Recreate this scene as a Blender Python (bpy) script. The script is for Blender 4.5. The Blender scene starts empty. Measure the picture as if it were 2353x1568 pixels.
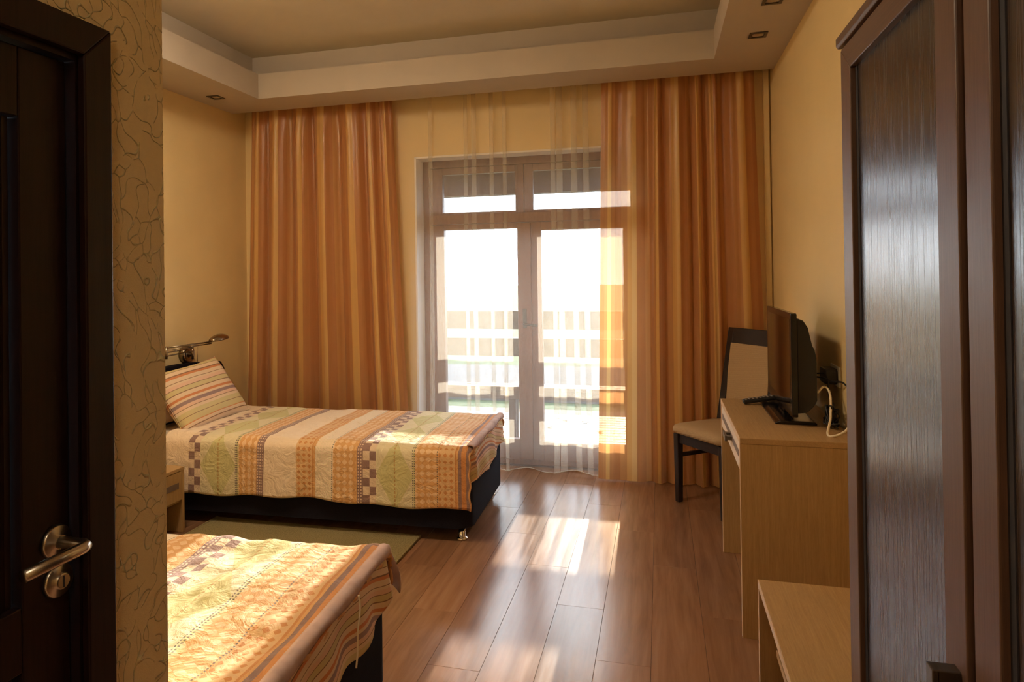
import bpy, bmesh, math, random
from mathutils import Vector, Matrix
random.seed(7)
scene = bpy.context.scene
COL = scene.collection

# ------------------------------------------------------------------ camera
cam_d = bpy.data.cameras.new('camera'); cam = bpy.data.objects.new('camera', cam_d); COL.objects.link(cam)
cam_d.sensor_fit = 'HORIZONTAL'; cam_d.sensor_width = 36.0; cam_d.lens = 1559.9 / 2353 * 36
cam_d.shift_x = 73.54 / 2353; cam_d.shift_y = -168.87 / 2353; cam_d.clip_start = 0.02; cam_d.clip_end = 500
_yaw, _pit, _rol = (math.radians(a) for a in (14.8127, 0.4294, -0.765))
fw = Vector((-math.sin(_yaw) * math.cos(_pit), math.cos(_yaw) * math.cos(_pit), math.sin(_pit)))
r0 = Vector((math.cos(_yaw), math.sin(_yaw), 0)); u0 = r0.cross(fw)
rt = r0 * math.cos(_rol) + u0 * math.sin(_rol); up = u0 * math.cos(_rol) - r0 * math.sin(_rol)
m = Matrix.Identity(4)
for i in range(3):
    m[i][0], m[i][1], m[i][2] = rt[i], up[i], -fw[i]
m[2][3] = 1.408
cam.matrix_world = m
scene.camera = cam

# ------------------------------------------------------------------ light
world = bpy.data.worlds.new('sky'); scene.world = world; world.use_nodes = True
bg = world.node_tree.nodes['Background']
bg.inputs[0].default_value = (0.76, 0.86, 1.0, 1); bg.inputs[1].default_value = 4.7
sun_d = bpy.data.lights.new('sun', 'SUN'); sun_d.energy = 8.0; sun_d.color = (1.0, 0.90, 0.76); sun_d.angle = math.radians(0.55)
sun = bpy.data.objects.new('sun', sun_d); COL.objects.link(sun); sun.location = (2, 20, 8)
sun.rotation_euler = Vector((0.012, -1.0, -0.245)).to_track_quat('-Z', 'Y').to_euler()
vs = scene.view_settings
vs.view_transform = 'Standard'; vs.look = 'None'; vs.gamma = 1.0; vs.use_curve_mapping = False; vs.exposure = 1.12
scene.cycles.max_bounces = 7; scene.cycles.diffuse_bounces = 5; scene.cycles.transparent_max_bounces = 12
scene.cycles.transmission_bounces = 4; scene.cycles.glossy_bounces = 3
scene.cycles.use_adaptive_sampling = True; scene.cycles.adaptive_threshold = 0.10; scene.cycles.adaptive_min_samples = 16
scene.cycles.use_denoising = True; scene.cycles.sample_clamp_indirect = 8.0
scene.cycles.caustics_reflective = False; scene.cycles.caustics_refractive = False

# ------------------------------------------------------------------ node helpers
class NT:
    def __init__(s, name):
        s.mat = bpy.data.materials.new(name); s.mat.use_nodes = True
        s.t = s.mat.node_tree; s.n = s.t.nodes; s.l = s.t.links
        s.b = s.n['Principled BSDF']; s.out = s.n['Material Output']
    def put(s, sock, v):
        if isinstance(v, bpy.types.NodeSocket): s.l.new(v, sock)
        elif v is not None:
            if isinstance(v, tuple) and len(v) == 3 and sock.type == 'RGBA': v = (*v, 1)
            sock.default_value = v
    def node(s, typ, **kw):
        n = s.n.new(typ)
        for k, v in kw.items(): setattr(n, k, v)
        return n
    def M(s, op, a, b=None, c=None):
        n = s.node('ShaderNodeMath', operation=op)
        for i, v in enumerate((a, b, c)):
            if v is not None: s.put(n.inputs[i], v)
        return n.outputs[0]
    def mix(s, f, a, b, mode='MIX'):
        n = s.node('ShaderNodeMix', data_type='RGBA', blend_type=mode)
        s.put(n.inputs[0], f); s.put(n.inputs[6], a); s.put(n.inputs[7], b)
        return n.outputs[2]
    def coord(s, kind='Object', scale=(1, 1, 1), rot=(0, 0, 0)):
        t = s.node('ShaderNodeTexCoord'); mp = s.node('ShaderNodeMapping')
        s.l.new(t.outputs[kind], mp.inputs[0]); mp.inputs['Scale'].default_value = scale; mp.inputs['Rotation'].default_value = rot
        return mp.outputs[0]
    def world_pos(s, scale=(1, 1, 1)):
        g = s.node('ShaderNodeNewGeometry'); mp = s.node('ShaderNodeMapping')
        s.l.new(g.outputs['Position'], mp.inputs[0]); mp.inputs['Scale'].default_value = scale
        return mp.outputs[0]
    def noise(s, vec, scale, detail=4, rough=.55, dist=0):
        n = s.node('ShaderNodeTexNoise')
        s.put(n.inputs['Vector'], vec); n.inputs['Scale'].default_value = scale; n.inputs['Detail'].default_value = detail
        n.inputs['Roughness'].default_value = rough; n.inputs['Distortion'].default_value = dist
        return n.outputs['Fac']
    def ramp(s, f, stops, mode='LINEAR'):
        n = s.node('ShaderNodeValToRGB'); n.color_ramp.interpolation = mode
        el = n.color_ramp.elements
        while len(el) < len(stops): el.new(0.5)
        for e, (p, c) in zip(el, stops): e.position = p; e.color = (*c, 1) if len(c) == 3 else c
        s.put(n.inputs[0], f); return n.outputs[0]
    def bump(s, h, strength=.3, dist=.01):
        n = s.node('ShaderNodeBump'); n.inputs['Strength'].default_value = strength; n.inputs['Distance'].default_value = dist
        s.put(n.inputs['Height'], h); s.l.new(n.outputs[0], s.b.inputs['Normal']); return n.outputs[0]
    def set(s, color=None, rough=None, metal=None, spec=None, coat=None, sheen=None):
        for k, v in (('Base Color', color), ('Roughness', rough), ('Metallic', metal), ('Specular IOR Level', spec), ('Coat Weight', coat), ('Sheen Weight', sheen)):
            if v is not None: s.put(s.b.inputs[k], v)
        return s.mat
    def uv(s):
        t = s.node('ShaderNodeUVMap'); x = s.node('ShaderNodeSeparateXYZ'); s.l.new(t.outputs[0], x.inputs[0])
        return x.outputs[0], x.outputs[1], t.outputs[0]
    def rnd(s):
        return s.node('ShaderNodeObjectInfo').outputs['Random']

def plain(name, color, rough=.6, metal=0, spec=.5, var=.06, scale=30):
    t = NT(name); n = t.noise(t.world_pos(), scale, 3)
    c2 = tuple(max(0, c * (1 - var)) for c in color); c1 = tuple(min(1, c * (1 + var)) for c in color)
    return t.set(t.ramp(n, [(.3, c2), (.7, c1)]), rough, metal, spec)

def wood(name, dark, light, stretch, rough=.45, spec=.4, scale=1.0, bump=.08, coat=None):
    t = NT(name); v = t.world_pos(tuple(scale * x for x in stretch))
    n1 = t.noise(v, 6, 6, .65, .6); n2 = t.noise(v, 40, 3, .6)
    f = t.M('ADD', t.M('MULTIPLY', n1, .6), t.M('MULTIPLY', n2, .4))
    t.bump(f, bump, .002)
    return t.set(t.ramp(f, [(.32, dark), (.68, light)]), rough, 0, spec, coat)

def wallpaper(name, color, relief=.25, scale=9):
    t = NT(name); p = t.world_pos()
    w = t.node('ShaderNodeTexNoise'); t.l.new(p, w.inputs['Vector']); w.inputs['Scale'].default_value = 7.0; w.inputs['Detail'].default_value = 2
    v = t.node('ShaderNodeVectorMath', operation='ADD'); sc = t.node('ShaderNodeVectorMath', operation='SCALE')
    t.l.new(w.outputs['Color'], sc.inputs[0]); sc.inputs['Scale'].default_value = .22
    mp = t.node('ShaderNodeMapping'); mp.inputs['Scale'].default_value = (1, 1, .45); t.l.new(p, mp.inputs[0])
    t.l.new(mp.outputs[0], v.inputs[0]); t.l.new(sc.outputs[0], v.inputs[1])
    vo = t.node('ShaderNodeTexVoronoi', feature='DISTANCE_TO_EDGE'); vo.inputs['Scale'].default_value = scale * 2.4; t.l.new(v.outputs[0], vo.inputs['Vector'])
    line = t.ramp(vo.outputs['Distance'], [(0.0, (1, 1, 1)), (.028, (0, 0, 0))])
    mask = t.ramp(t.noise(p, 26, 2), [(.40, (0, 0, 0)), (.47, (1, 1, 1))])
    grain = t.noise(p, 420, 2)
    h = t.M('ADD', t.M('MULTIPLY', line, mask), t.M('MULTIPLY', grain, .10))
    t.bump(h, relief, .006)
    c = t.ramp(t.noise(p, 2.5, 3), [(.3, tuple(x * .94 for x in color)), (.7, color)])
    if relief > .3: c = t.mix(t.M('MULTIPLY', t.M('MULTIPLY', line, mask), .8), c, tuple(min(1, x * 1.35) for x in color))  # strong relief: ridge lines get a highlight painted into the colour
    return t.set(c, .62, 0, .3)

# ------------------------------------------------------------------ materials
M = {}
M['wall'] = wallpaper('cream_wallpaper', (.82, .635, .325), .08, 9)
M['wall_entry'] = wallpaper('textured_vinyl_wallpaper', (.86, .69, .39), .85, 11)
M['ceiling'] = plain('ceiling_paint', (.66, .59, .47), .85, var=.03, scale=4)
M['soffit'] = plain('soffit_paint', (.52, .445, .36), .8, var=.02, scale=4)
M['white'] = plain('white_reveal_paint', (.92, .90, .87), .6, var=.02)
M['door_frame'] = wood('window_frame_wood', (.19, .095, .065), (.30, .165, .115), (4, 4, .5), .45, bump=.03)
M['wenge'] = wood('dark_door_wood', (.008, .003, .0025), (.028, .010, .008), (14, 14, .5), .40, .30, bump=.06)
M['wenge_panel'] = wood('wardrobe_panel_wood', (.010, .006, .007), (.045, .028, .027), (60, 60, .55), .20, 1.0, bump=.30)
def streak_panel():
    t = NT('wenge_veneer_panel'); v = t.world_pos((1, 170, 1.1)); g = t.noise(v, 1, 5, .7)
    v2 = t.world_pos((1, 420, 3)); g2 = t.noise(v2, 1, 2)
    f = t.M('ADD', t.M('MULTIPLY', g, .5), t.M('MULTIPLY', g2, .5))
    t.bump(f, .25, .0015)
    return t.set(t.ramp(f, [(.3, (.008, .005, .005)), (.7, (.050, .032, .030))]), t.ramp(f, [(.3, (.15, .15, .15)), (.7, (.34, .34, .34))]), 0, 1.0)
M['wenge_panel'] = streak_panel()
M['ward_frame'] = wood('wardrobe_frame_wood', (.105, .055, .036), (.175, .095, .062), (40, 40, .8), .42, .4)
M['ward_cross'] = wood('wardrobe_rail_wood', (.095, .052, .034), (.165, .090, .060), (40, .8, 40), .42, .4)
M['oak'] = wood('light_oak_laminate', (.36, .215, .085), (.52, .335, .150), (26, 26, .9), .5, .35, bump=.05)
M['oak_top'] = wood('light_oak_top', (.37, .220, .090), (.53, .340, .155), (26, 1.1, 26), .45, .4, bump=.05)
M['edge'] = plain('light_edge_band', (.74, .52, .33), .4, var=.03)
M['drawer_face'] = plain('pale_drawer_face', (.90, .78, .68), .3, var=.03)
M['groove'] = plain('dark_inlay', (.16, .11, .09), .4)
M['steel'] = plain('brushed_steel', (.60, .54, .46), .28, 1.0, var=.04)
M['chrome'] = plain('chrome', (.75, .72, .68), .12, 1.0, var=.02)
M['dark_metal'] = plain('dark_bronze_metal', (.16, .14, .12), .35, .9)
M['black_gloss'] = plain('black_gloss_plastic', (.008, .007, .007), .14, spec=.5, var=.1)
M['black'] = plain('black_plastic', (.014, .012, .012), .38, var=.1)
M['screen'] = plain('tv_screen_glass', (.010, .006, .005), .07, spec=.8, var=.05)
M['button'] = plain('grey_buttons', (.30, .26, .22), .5)
M['black_fabric'] = plain('black_base_fabric', (.012, .011, .018), .9, spec=.12, var=.25, scale=180)
M['chair_wood'] = wood('dark_chair_wood', (.012, .007, .007), (.030, .016, .015), (10, 10, 1.2), .4)
M['white_cable'] = plain('white_cable_plastic', (.82, .70, .50), .45, var=.03)
M['copper'] = plain('copper_lamp_chain', (.45, .25, .13), .35, .9)
M['brushed_lamp'] = plain('antique_nickel', (.34, .27, .19), .28, 1.0, var=.06)
M['frosted'] = plain('lamp_diffuser', (.85, .80, .70), .5, var=.02)
M['mattress'] = plain('mattress_ticking', (.70, .60, .48), .8)
M['gasket'] = plain('door_gasket', (.03, .03, .04), .7)

def fabric_check(name, c1, c2, sc):
    t = NT(name); v = t.world_pos()
    n = t.node('ShaderNodeTexWave', wave_type='BANDS', bands_direction='DIAGONAL'); t.l.new(v, n.inputs['Vector']); n.inputs['Scale'].default_value = sc
    f = t.M('MULTIPLY', n.outputs['Fac'], t.noise(v, sc * 3, 2)); t.bump(f, .25, .001)
    return t.set(t.ramp(f, [(.1, c1), (.5, c2)]), .85, 0, .2)
M['seat_fabric'] = fabric_check('woven_beige_seat', (.36, .24, .13), (.56, .41, .25), 110)

def rug_mat():
    t = NT('looped_rug_wool'); v = t.world_pos()
    n = t.noise(v, 160, 2); t.bump(n, .9, .012)
    return t.set(t.ramp(n, [(.3, (.26, .20, .09)), (.7, (.42, .33, .16))]), .95, 0, .1)
M['rug'] = rug_mat()

def plank_mat():
    t = NT('oak_laminate_plank'); r = t.rnd(); p = t.world_pos((1, 1, 1))
    off = t.node('ShaderNodeVectorMath', operation='ADD'); t.l.new(p, off.inputs[0])
    cmb = t.node('ShaderNodeCombineXYZ'); t.l.new(t.M('MULTIPLY', r, 37.0), cmb.inputs[1]); t.l.new(t.M('MULTIPLY', r, 11.0), cmb.inputs[0]); t.l.new(cmb.outputs[0], off.inputs[1])
    mp = t.node('ShaderNodeMapping'); mp.inputs['Scale'].default_value = (8, .7, 1); t.l.new(off.outputs[0], mp.inputs[0])
    n1 = t.noise(mp.outputs[0], 1.6, 6, .62, 1.6); n2 = t.noise(mp.outputs[0], 5, 2, .5)
    mp2 = t.node('ShaderNodeMapping'); mp2.inputs['Scale'].default_value = (150, 1.4, 1); t.l.new(off.outputs[0], mp2.inputs[0])
    n3 = t.noise(mp2.outputs[0], 1, 3)
    f = t.M('ADD', t.M('ADD', t.M('MULTIPLY', n1, .62), t.M('MULTIPLY', n2, .26)), t.M('MULTIPLY', n3, .12))
    c = t.ramp(f, [(.22, (.18, .084, .042)), (.46, (.29, .145, .074)), (.74, (.39, .212, .116))])
    c = t.mix(1.0, c, t.ramp(r, [(0, (.82, .80, .80)), (1, (1.08, 1.06, 1.06))]), 'MULTIPLY')
    t.bump(n3, .06, .001)
    return t.set(c, t.ramp(n2, [(.2, (.20, .20, .20)), (.8, (.27, .27, .27))]), 0, .75)
M['plank'] = plank_mat()
M['subfloor'] = plain('floor_joint', (.05, .025, .015), .8)

def curtain_mat():
    t = NT('striped_satin_curtain'); u, v, uvv = t.uv()
    # vertical stripes: copper, gold, copper, pale gold ...
    f = t.M('FRACT', t.M('DIVIDE', u, .82))
    c = t.ramp(f, [(0, (.52, .225, .085)), (.12, (.60, .285, .11)), (.20, (.86, .55, .20)), (.31, (.58, .265, .105)), (.42, (.50, .205, .08)), (.56, (.62, .31, .12)), (.66, (.82, .49, .17)), (.73, (.90, .62, .26)), (.80, (.55, .24, .095)), (.92, (.66, .35, .14))], 'CONSTANT')
    mp = t.node('ShaderNodeMapping'); mp.inputs['Scale'].default_value = (60, 1.5, 1); t.l.new(uvv, mp.inputs[0])
    slub = t.noise(mp.outputs[0], 6, 3)
    c = t.mix(t.M('MULTIPLY', slub, .35), c, (.85, .52, .20))
    t.bump(slub, .12, .002)
    t.set(c, .33, 0, .6, sheen=.2)
    tl = t.node('ShaderNodeBsdfTranslucent'); t.put(tl.inputs[0], c)
    tr = t.node('ShaderNodeBsdfTransparent'); t.put(tr.inputs[0], t.mix(.55, c, (1, .9, .8)))
    m1 = t.node('ShaderNodeMixShader'); m1.inputs[0].default_value = .34
    t.l.new(t.b.outputs[0], m1.inputs[1]); t.l.new(tl.outputs[0], m1.inputs[2])
    m2 = t.node('ShaderNodeMixShader'); m2.inputs[0].default_value = .13
    t.l.new(m1.outputs[0], m2.inputs[1]); t.l.new(tr.outputs[0], m2.inputs[2])
    t.l.new(m2.outputs[0], t.out.inputs['Surface'])
    return t.mat
M['curtain'] = curtain_mat()

def sheer_mat(name, transp):
    t = NT(name); u, v, uvv = t.uv()
    c = (.88, .82, .72)
    t.set(c, .7, 0, .1)
    tl = t.node('ShaderNodeBsdfTranslucent'); tl.inputs[0].default_value = (.90, .84, .74, 1)
    tr = t.node('ShaderNodeBsdfTransparent'); tr.inputs[0].default_value = (1, .985, .96, 1)
    m1 = t.node('ShaderNodeMixShader'); m1.inputs[0].default_value = .5
    t.l.new(t.b.outputs[0], m1.inputs[1]); t.l.new(tl.outputs[0], m1.inputs[2])
    m2 = t.node('ShaderNodeMixShader'); m2.inputs[0].default_value = transp
    t.l.new(m1.outputs[0], m2.inputs[1]); t.l.new(tr.outputs[0], m2.inputs[2])
    t.l.new(m2.outputs[0], t.out.inputs['Surface'])
    return t.mat
M['sheer'] = sheer_mat('sheer_voile', .74)
M['hem'] = sheer_mat('voile_hem_thread', .25)

def glass_mat():
    t = NT('window_glass')
    tr = t.node('ShaderNodeBsdfTransparent'); tr.inputs[0].default_value = (.97, .985, .98, 1)
    gl = t.node('ShaderNodeBsdfGlossy'); gl.inputs['Roughness'].default_value = .02
    fr = t.node('ShaderNodeFresnel'); gb = t.node('ShaderNodeNewGeometry').outputs['Backfacing']
    t.l.new(t.M('SUBTRACT', 1.45, t.M('MULTIPLY', gb, 1.45 - 1 / 1.45)), fr.inputs[0])   # same mirror share entering and leaving the pane
    mx = t.node('ShaderNodeMixShader'); t.l.new(fr.outputs[0], mx.inputs[0])
    t.l.new(tr.outputs[0], mx.inputs[1]); t.l.new(gl.outputs[0], mx.inputs[2]); t.l.new(mx.outputs[0], t.out.inputs['Surface'])
    return t.mat
M['glass'] = glass_mat()

def duvet_mat():
    t = NT('patterned_duvet_cotton'); u, v, uvv = t.uv()
    beige = (.90, .72, .52); green = (.66, .60, .29); pale = (.80, .70, .46); orange = (.74, .40, .16); brown = (.33, .20, .165); rust = (.66, .29, .10)
    U = t.M('DIVIDE', u, 2.2)
    edges = [(0, beige), (.455, brown), (.53, green), (.765, orange), (.88, brown), (.925, beige), (1.12, rust), (1.215, orange), (1.235, beige), (1.34, orange),
             (1.47, brown), (1.585, green), (1.80, orange), (1.93, rust), (2.02, orange), (2.03, brown), (2.05, rust), (2.075, brown), (2.095, orange)]
    base = t.ramp(U, [(a / 2.2, c) for a, c in edges], 'CONSTANT')
    def band(a, b): return t.M('MULTIPLY', t.M('GREATER_THAN', u, a), t.M('LESS_THAN', u, b))
    def any_(*s):
        r = s[0]
        for k in s[1:]: r = t.M('MAXIMUM', r, k)
        return r
    def saw(x, p): return t.M('FRACT', t.M('DIVIDE', x, p))
    def dots(pu, pv, w, ou=0.0):
        a = t.M('ABSOLUTE', t.M('SUBTRACT', saw(t.M('ADD', u, ou), pu), .5)); b = t.M('ABSOLUTE', t.M('SUBTRACT', saw(v, pv), .5))
        return t.M('LESS_THAN', t.M('MAXIMUM', a, b), w)
    # brown checker of stepped squares
    fu = t.M('GREATER_THAN', saw(t.M('SUBTRACT', u, .455), .075), .5); fv = t.M('GREATER_THAN', saw(v, .092), .5)
    fu2 = t.M('GREATER_THAN', saw(t.M('SUBTRACT', u, 1.512), .075), .5)
    ck1 = t.M('ABSOLUTE', t.M('SUBTRACT', fu, fv)); ck2 = t.M('ABSOLUTE', t.M('SUBTRACT', fu2, fv))
    c = t.mix(t.M('MULTIPLY', band(.455, .53), ck1), base, (.80, .62, .44))
    c = t.mix(t.M('MULTIPLY', band(1.512, 1.585), ck2), c, (.80, .62, .44))
    # dotted brown stripes
    d = t.M('MULTIPLY', any_(band(.885, .92), band(1.475, 1.51)), dots(.0145, .016, .26))
    c = t.mix(d, c, (.80, .60, .44))
    # lattice
    k = 88.0
    s1 = t.M('SINE', t.M('MULTIPLY', t.M('ADD', u, v), k)); s2 = t.M('SINE', t.M('MULTIPLY', t.M('SUBTRACT', u, v), k))
    s3 = t.M('SINE', t.M('MULTIPLY', u, k * 1.9))
    lat = t.M('GREATER_THAN', t.M('ADD', t.M('MULTIPLY', s1, s2), t.M('MULTIPLY', s3, .25)), .12)
    c = t.mix(t.M('MULTIPLY', any_(band(.765, .88), band(1.34, 1.47), band(1.80, 1.93)), t.M('MULTIPLY', lat, .85)), c, (.88, .62, .36))
    # rust dots and small diamonds
    dd = t.M('LESS_THAN', t.M('ADD', t.M('ABSOLUTE', t.M('SUBTRACT', saw(u, .032), .5)), t.M('ABSOLUTE', t.M('SUBTRACT', saw(v, .032), .5))), .36)
    c = t.mix(t.M('MULTIPLY', any_(band(1.12, 1.215), band(1.93, 2.02)), t.M('SUBTRACT', 1.0, dd)), c, (.78, .50, .25))
    # pale dotted band
    c = t.mix(t.M('MULTIPLY', band(1.235, 1.34), dots(.017, .017, .3)), c, (.85, .70, .48))
    # green diamonds
    for a, b in ((.53, .755), (1.585, 1.795)):
        mid = (a + b) / 2; h = (b - a) / 2
        dia = t.M('ADD', t.M('DIVIDE', t.M('ABSOLUTE', t.M('SUBTRACT', u, mid)), h), t.M('DIVIDE', t.M('ABSOLUTE', t.M('SUBTRACT', saw(t.M('ADD', v, .02), .36), .5)), .5))
        c = t.mix(t.M('MULTIPLY', band(a, b), t.M('GREATER_THAN', dia, 1.0)), c, pale)
        line = t.M('MULTIPLY', band(mid - .004, mid + .004), t.M('GREATER_THAN', saw(v, .02), .35))
        c = t.mix(line, c, (.55, .36, .14))
    # stitches
    st = t.M('MULTIPLY', any_(band(.757, .764), band(.748, .754), band(1.797, 1.803), band(1.787, 1.792), band(1.922, 1.927), band(1.332, 1.337)), t.M('GREATER_THAN', saw(v, .012), .5))
    c = t.mix(st, c, (.22, .17, .13))
    n = t.noise(t.world_pos(), 12, 5, .6, .8); n2 = t.noise(t.world_pos(), 900, 2)
    t.bump(t.M('ADD', n, t.M('MULTIPLY', n2, .03)), .6, .03)
    return t.set(c, .75, 0, .2, sheen=.15)
M['duvet'] = duvet_mat()

def stripe_mat(name, axis, period):
    t = NT(name); u, v, uvv = t.uv()
    f = t.M('FRACT', t.M('DIVIDE', (u, v)[axis], period))
    be, pk, br, rd, gn, mv = (.78, .585, .385), (.78, .51, .35), (.30, .17, .10), (.66, .26, .11), (.66, .53, .26), (.36, .235, .21)
    seq = [(0, be), (.055, br), (.068, be), (.11, rd), (.125, gn), (.20, br), (.21, gn), (.27, be), (.31, br), (.318, pk), (.36, mv), (.41, be), (.44, rd), (.475, be), (.53, br), (.54, gn), (.60, br), (.608, pk), (.655, be), (.68, br), (.688, be), (.75, rd), (.785, br), (.80, be), (.86, br), (.868, gn), (.93, rd), (.945, be), (.975, br), (.985, be)]
    c = t.ramp(f, seq, 'CONSTANT')
    n = t.noise(t.world_pos(), 14, 4); t.bump(n, .3, .012)
    return t.set(c, .75, 0, .2)
M['pillow_stripe'] = stripe_mat('striped_pillow_cotton', 1, .46)
M['sheet_stripe'] = stripe_mat('striped_sheet_cotton', 1, .30)
M['pillow_plain'] = plain('plain_pink_pillow_cotton', (.70, .49, .34), .8, scale=12)
M['mauve'] = plain('mauve_hem_cotton', (.56, .39, .34), .8, scale=20, var=.12)

def grass_mat():
    t = NT('lawn_turf'); n = t.noise(t.world_pos(), 3, 6); n2 = t.noise(t.world_pos(), 60, 2)
    c = t.ramp(t.M('ADD', t.M('MULTIPLY', n, .6), t.M('MULTIPLY', n2, .4)), [(.35, (.014, .028, .008)), (.65, (.035, .055, .018))])
    return t.set(c, .9, 0, .1)
M['grass'] = grass_mat()
M['gravel'] = plain('asphalt_path', (.05, .05, .055), .9, spec=.1, var=.3, scale=8)
M['stone'] = plain('rough_kerb_stone', (.045, .038, .030), .85, var=.4, scale=40)
M['deck'] = plain('weathered_deck_board', (.060, .058, .058), .42, spec=.30, var=.25, scale=14)
M['porch_wood'] = wood('porch_brown_wood', (.05, .024, .018), (.085, .045, .035), (.8, 12, 12), .55)
M['rail_wood'] = wood('grey_brown_rail_wood', (.030, .022, .020), (.055, .042, .037), (.8, 12, 12), .6)
M['leaf'] = plain('dry_leaf', (.12, .055, .012), .8, var=.4, scale=60)
M['plaster'] = plain('house_plaster', (.62, .58, .52), .8)
M['roof_tile'] = plain('house_roof', (.25, .12, .09), .8)

# ------------------------------------------------------------------ object helpers
def finish(o, label=None, cat=None, group=None, kind=None):
    if label: o['label'] = label
    if cat: o['category'] = cat
    if group: o['group'] = group
    if kind: o['kind'] = kind
    return o
def root(name, loc, label=None, cat=None, group=None, kind=None):
    o = bpy.data.objects.new(name, None); COL.objects.link(o); o.location = loc; o.empty_display_size = .1
    return finish(o, label, cat, group, kind)
def absloc(o):
    v = Vector((0, 0, 0))
    while o: v = v + o.location; o = o.parent
    return v
def link_mesh(name, me, parent=None):
    vs_ = [v.co for v in me.vertices]
    lo = Vector([min(v[i] for v in vs_) for i in range(3)]); hi = Vector([max(v[i] for v in vs_) for i in range(3)])
    c = (lo + hi) / 2; c.z = lo.z
    me.transform(Matrix.Translation(-c))
    o = bpy.data.objects.new(name, me); COL.objects.link(o)
    if parent: o.parent = parent; o.location = c - absloc(parent)
    else: o.location = c
    return o
def mesh(name, verts, faces, mat, parent=None, smooth=False, uvs=None):
    me = bpy.data.meshes.new(name); me.from_pydata([tuple(v) for v in verts], [], faces); me.validate(); me.update()
    if uvs:
        l = me.uv_layers.new(name='UVMap')
        for lp in me.loops: l.data[lp.index].uv = uvs[lp.vertex_index]
    if smooth:
        for p in me.polygons: p.use_smooth = True
    me.materials.append(mat)
    return link_mesh(name, me, parent)
def bm_obj(name, bm, mat, parent=None, smooth=False):
    bmesh.ops.recalc_face_normals(bm, faces=bm.faces)
    me = bpy.data.meshes.new(name); bm.to_mesh(me); bm.free()
    if smooth:
        for p in me.polygons: p.use_smooth = True
    me.materials.append(mat)
    return link_mesh(name, me, parent)
def add_box(bm, x0, x1, y0, y1, z0, z1, bev=0, seg=2):
    r = bmesh.ops.create_cube(bm, size=1.0)
    for v in r['verts']:
        v.co = Vector(((x0 + x1) / 2 + v.co.x * (x1 - x0), (y0 + y1) / 2 + v.co.y * (y1 - y0), (z0 + z1) / 2 + v.co.z * (z1 - z0)))
    if bev:
        es = list({e for v in r['verts'] for e in v.link_edges})
        bmesh.ops.bevel(bm, geom=es, offset=bev, segments=seg, affect='EDGES', profile=.5)
def box(name, x0, x1, y0, y1, z0, z1, mat, parent=None, bev=0.0015, seg=2):
    bm = bmesh.new(); add_box(bm, x0, x1, y0, y1, z0, z1, bev, seg); return bm_obj(name, bm, mat, parent)
def boxes(name, lst, mat, parent=None, bev=0.0):
    bm = bmesh.new()
    for b in lst: add_box(bm, *b, bev)
    return bm_obj(name, bm, mat, parent)
def prism(name, outline, axis, a, b, mat, parent=None, bev=0, smooth=False):
    """outline: 2D points in the two axes other than axis, extruded from a to b"""
    bm = bmesh.new()
    def P(q, h):
        c = [0, 0, 0]; o = [i for i in range(3) if i != axis]; c[o[0]], c[o[1]] = q; c[axis] = h; return c
    v0 = [bm.verts.new(P(q, a)) for q in outline]; v1 = [bm.verts.new(P(q, b)) for q in outline]
    n = len(outline); bm.faces.new(v0); bm.faces.new(v1[::-1])
    for i in range(n): bm.faces.new((v0[i], v0[(i + 1) % n], v1[(i + 1) % n], v1[i]))
    if bev: bmesh.ops.bevel(bm, geom=list(bm.edges), offset=bev, segments=2, affect='EDGES', profile=.5)
    return bm_obj(name, bm, mat, parent, smooth)
def spline(pts, n=8):
    pts = [Vector(p) for p in pts]; out = []
    P = [pts[0] * 2 - pts[1]] + pts + [pts[-1] * 2 - pts[-2]]
    for i in range(1, len(P) - 2):
        p0, p1, p2, p3 = P[i - 1:i + 3]
        for k in range(n):
            t = k / n
            out.append(.5 * ((2 * p1) + (p2 - p0) * t + (2 * p0 - 5 * p1 + 4 * p2 - p3) * t * t + (3 * p1 - p0 - 3 * p2 + p3) * t ** 3))
    out.append(pts[-1]); return out
def tube(name, pts, r, mat, parent=None, seg=10, caps=True):
    pts = [Vector(p) for p in pts]; rs = r if isinstance(r, (list, tuple)) else [r] * len(pts)
    verts = []; faces = []; prev = None
    for i, p in enumerate(pts):
        d = (pts[min(i + 1, len(pts) - 1)] - pts[max(i - 1, 0)]).normalized()
        ref = prev if prev is not None else (Vector((0, 0, 1)) if abs(d.z) < .9 else Vector((1, 0, 0)))
        a = (ref - d * ref.dot(d)).normalized(); b = d.cross(a); prev = a
        for k in range(seg):
            t = 2 * math.pi * k / seg; verts.append(p + (a * math.cos(t) + b * math.sin(t)) * rs[i])
    for i in range(len(pts) - 1):
        for k in range(seg):
            k2 = (k + 1) % seg; faces.append((i * seg + k, i * seg + k2, (i + 1) * seg + k2, (i + 1) * seg + k))
    if caps: faces.append(tuple(range(seg))[::-1]); faces.append(tuple((len(pts) - 1) * seg + k for k in range(seg)))
    return mesh(name, verts, faces, mat, parent, True)
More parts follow.
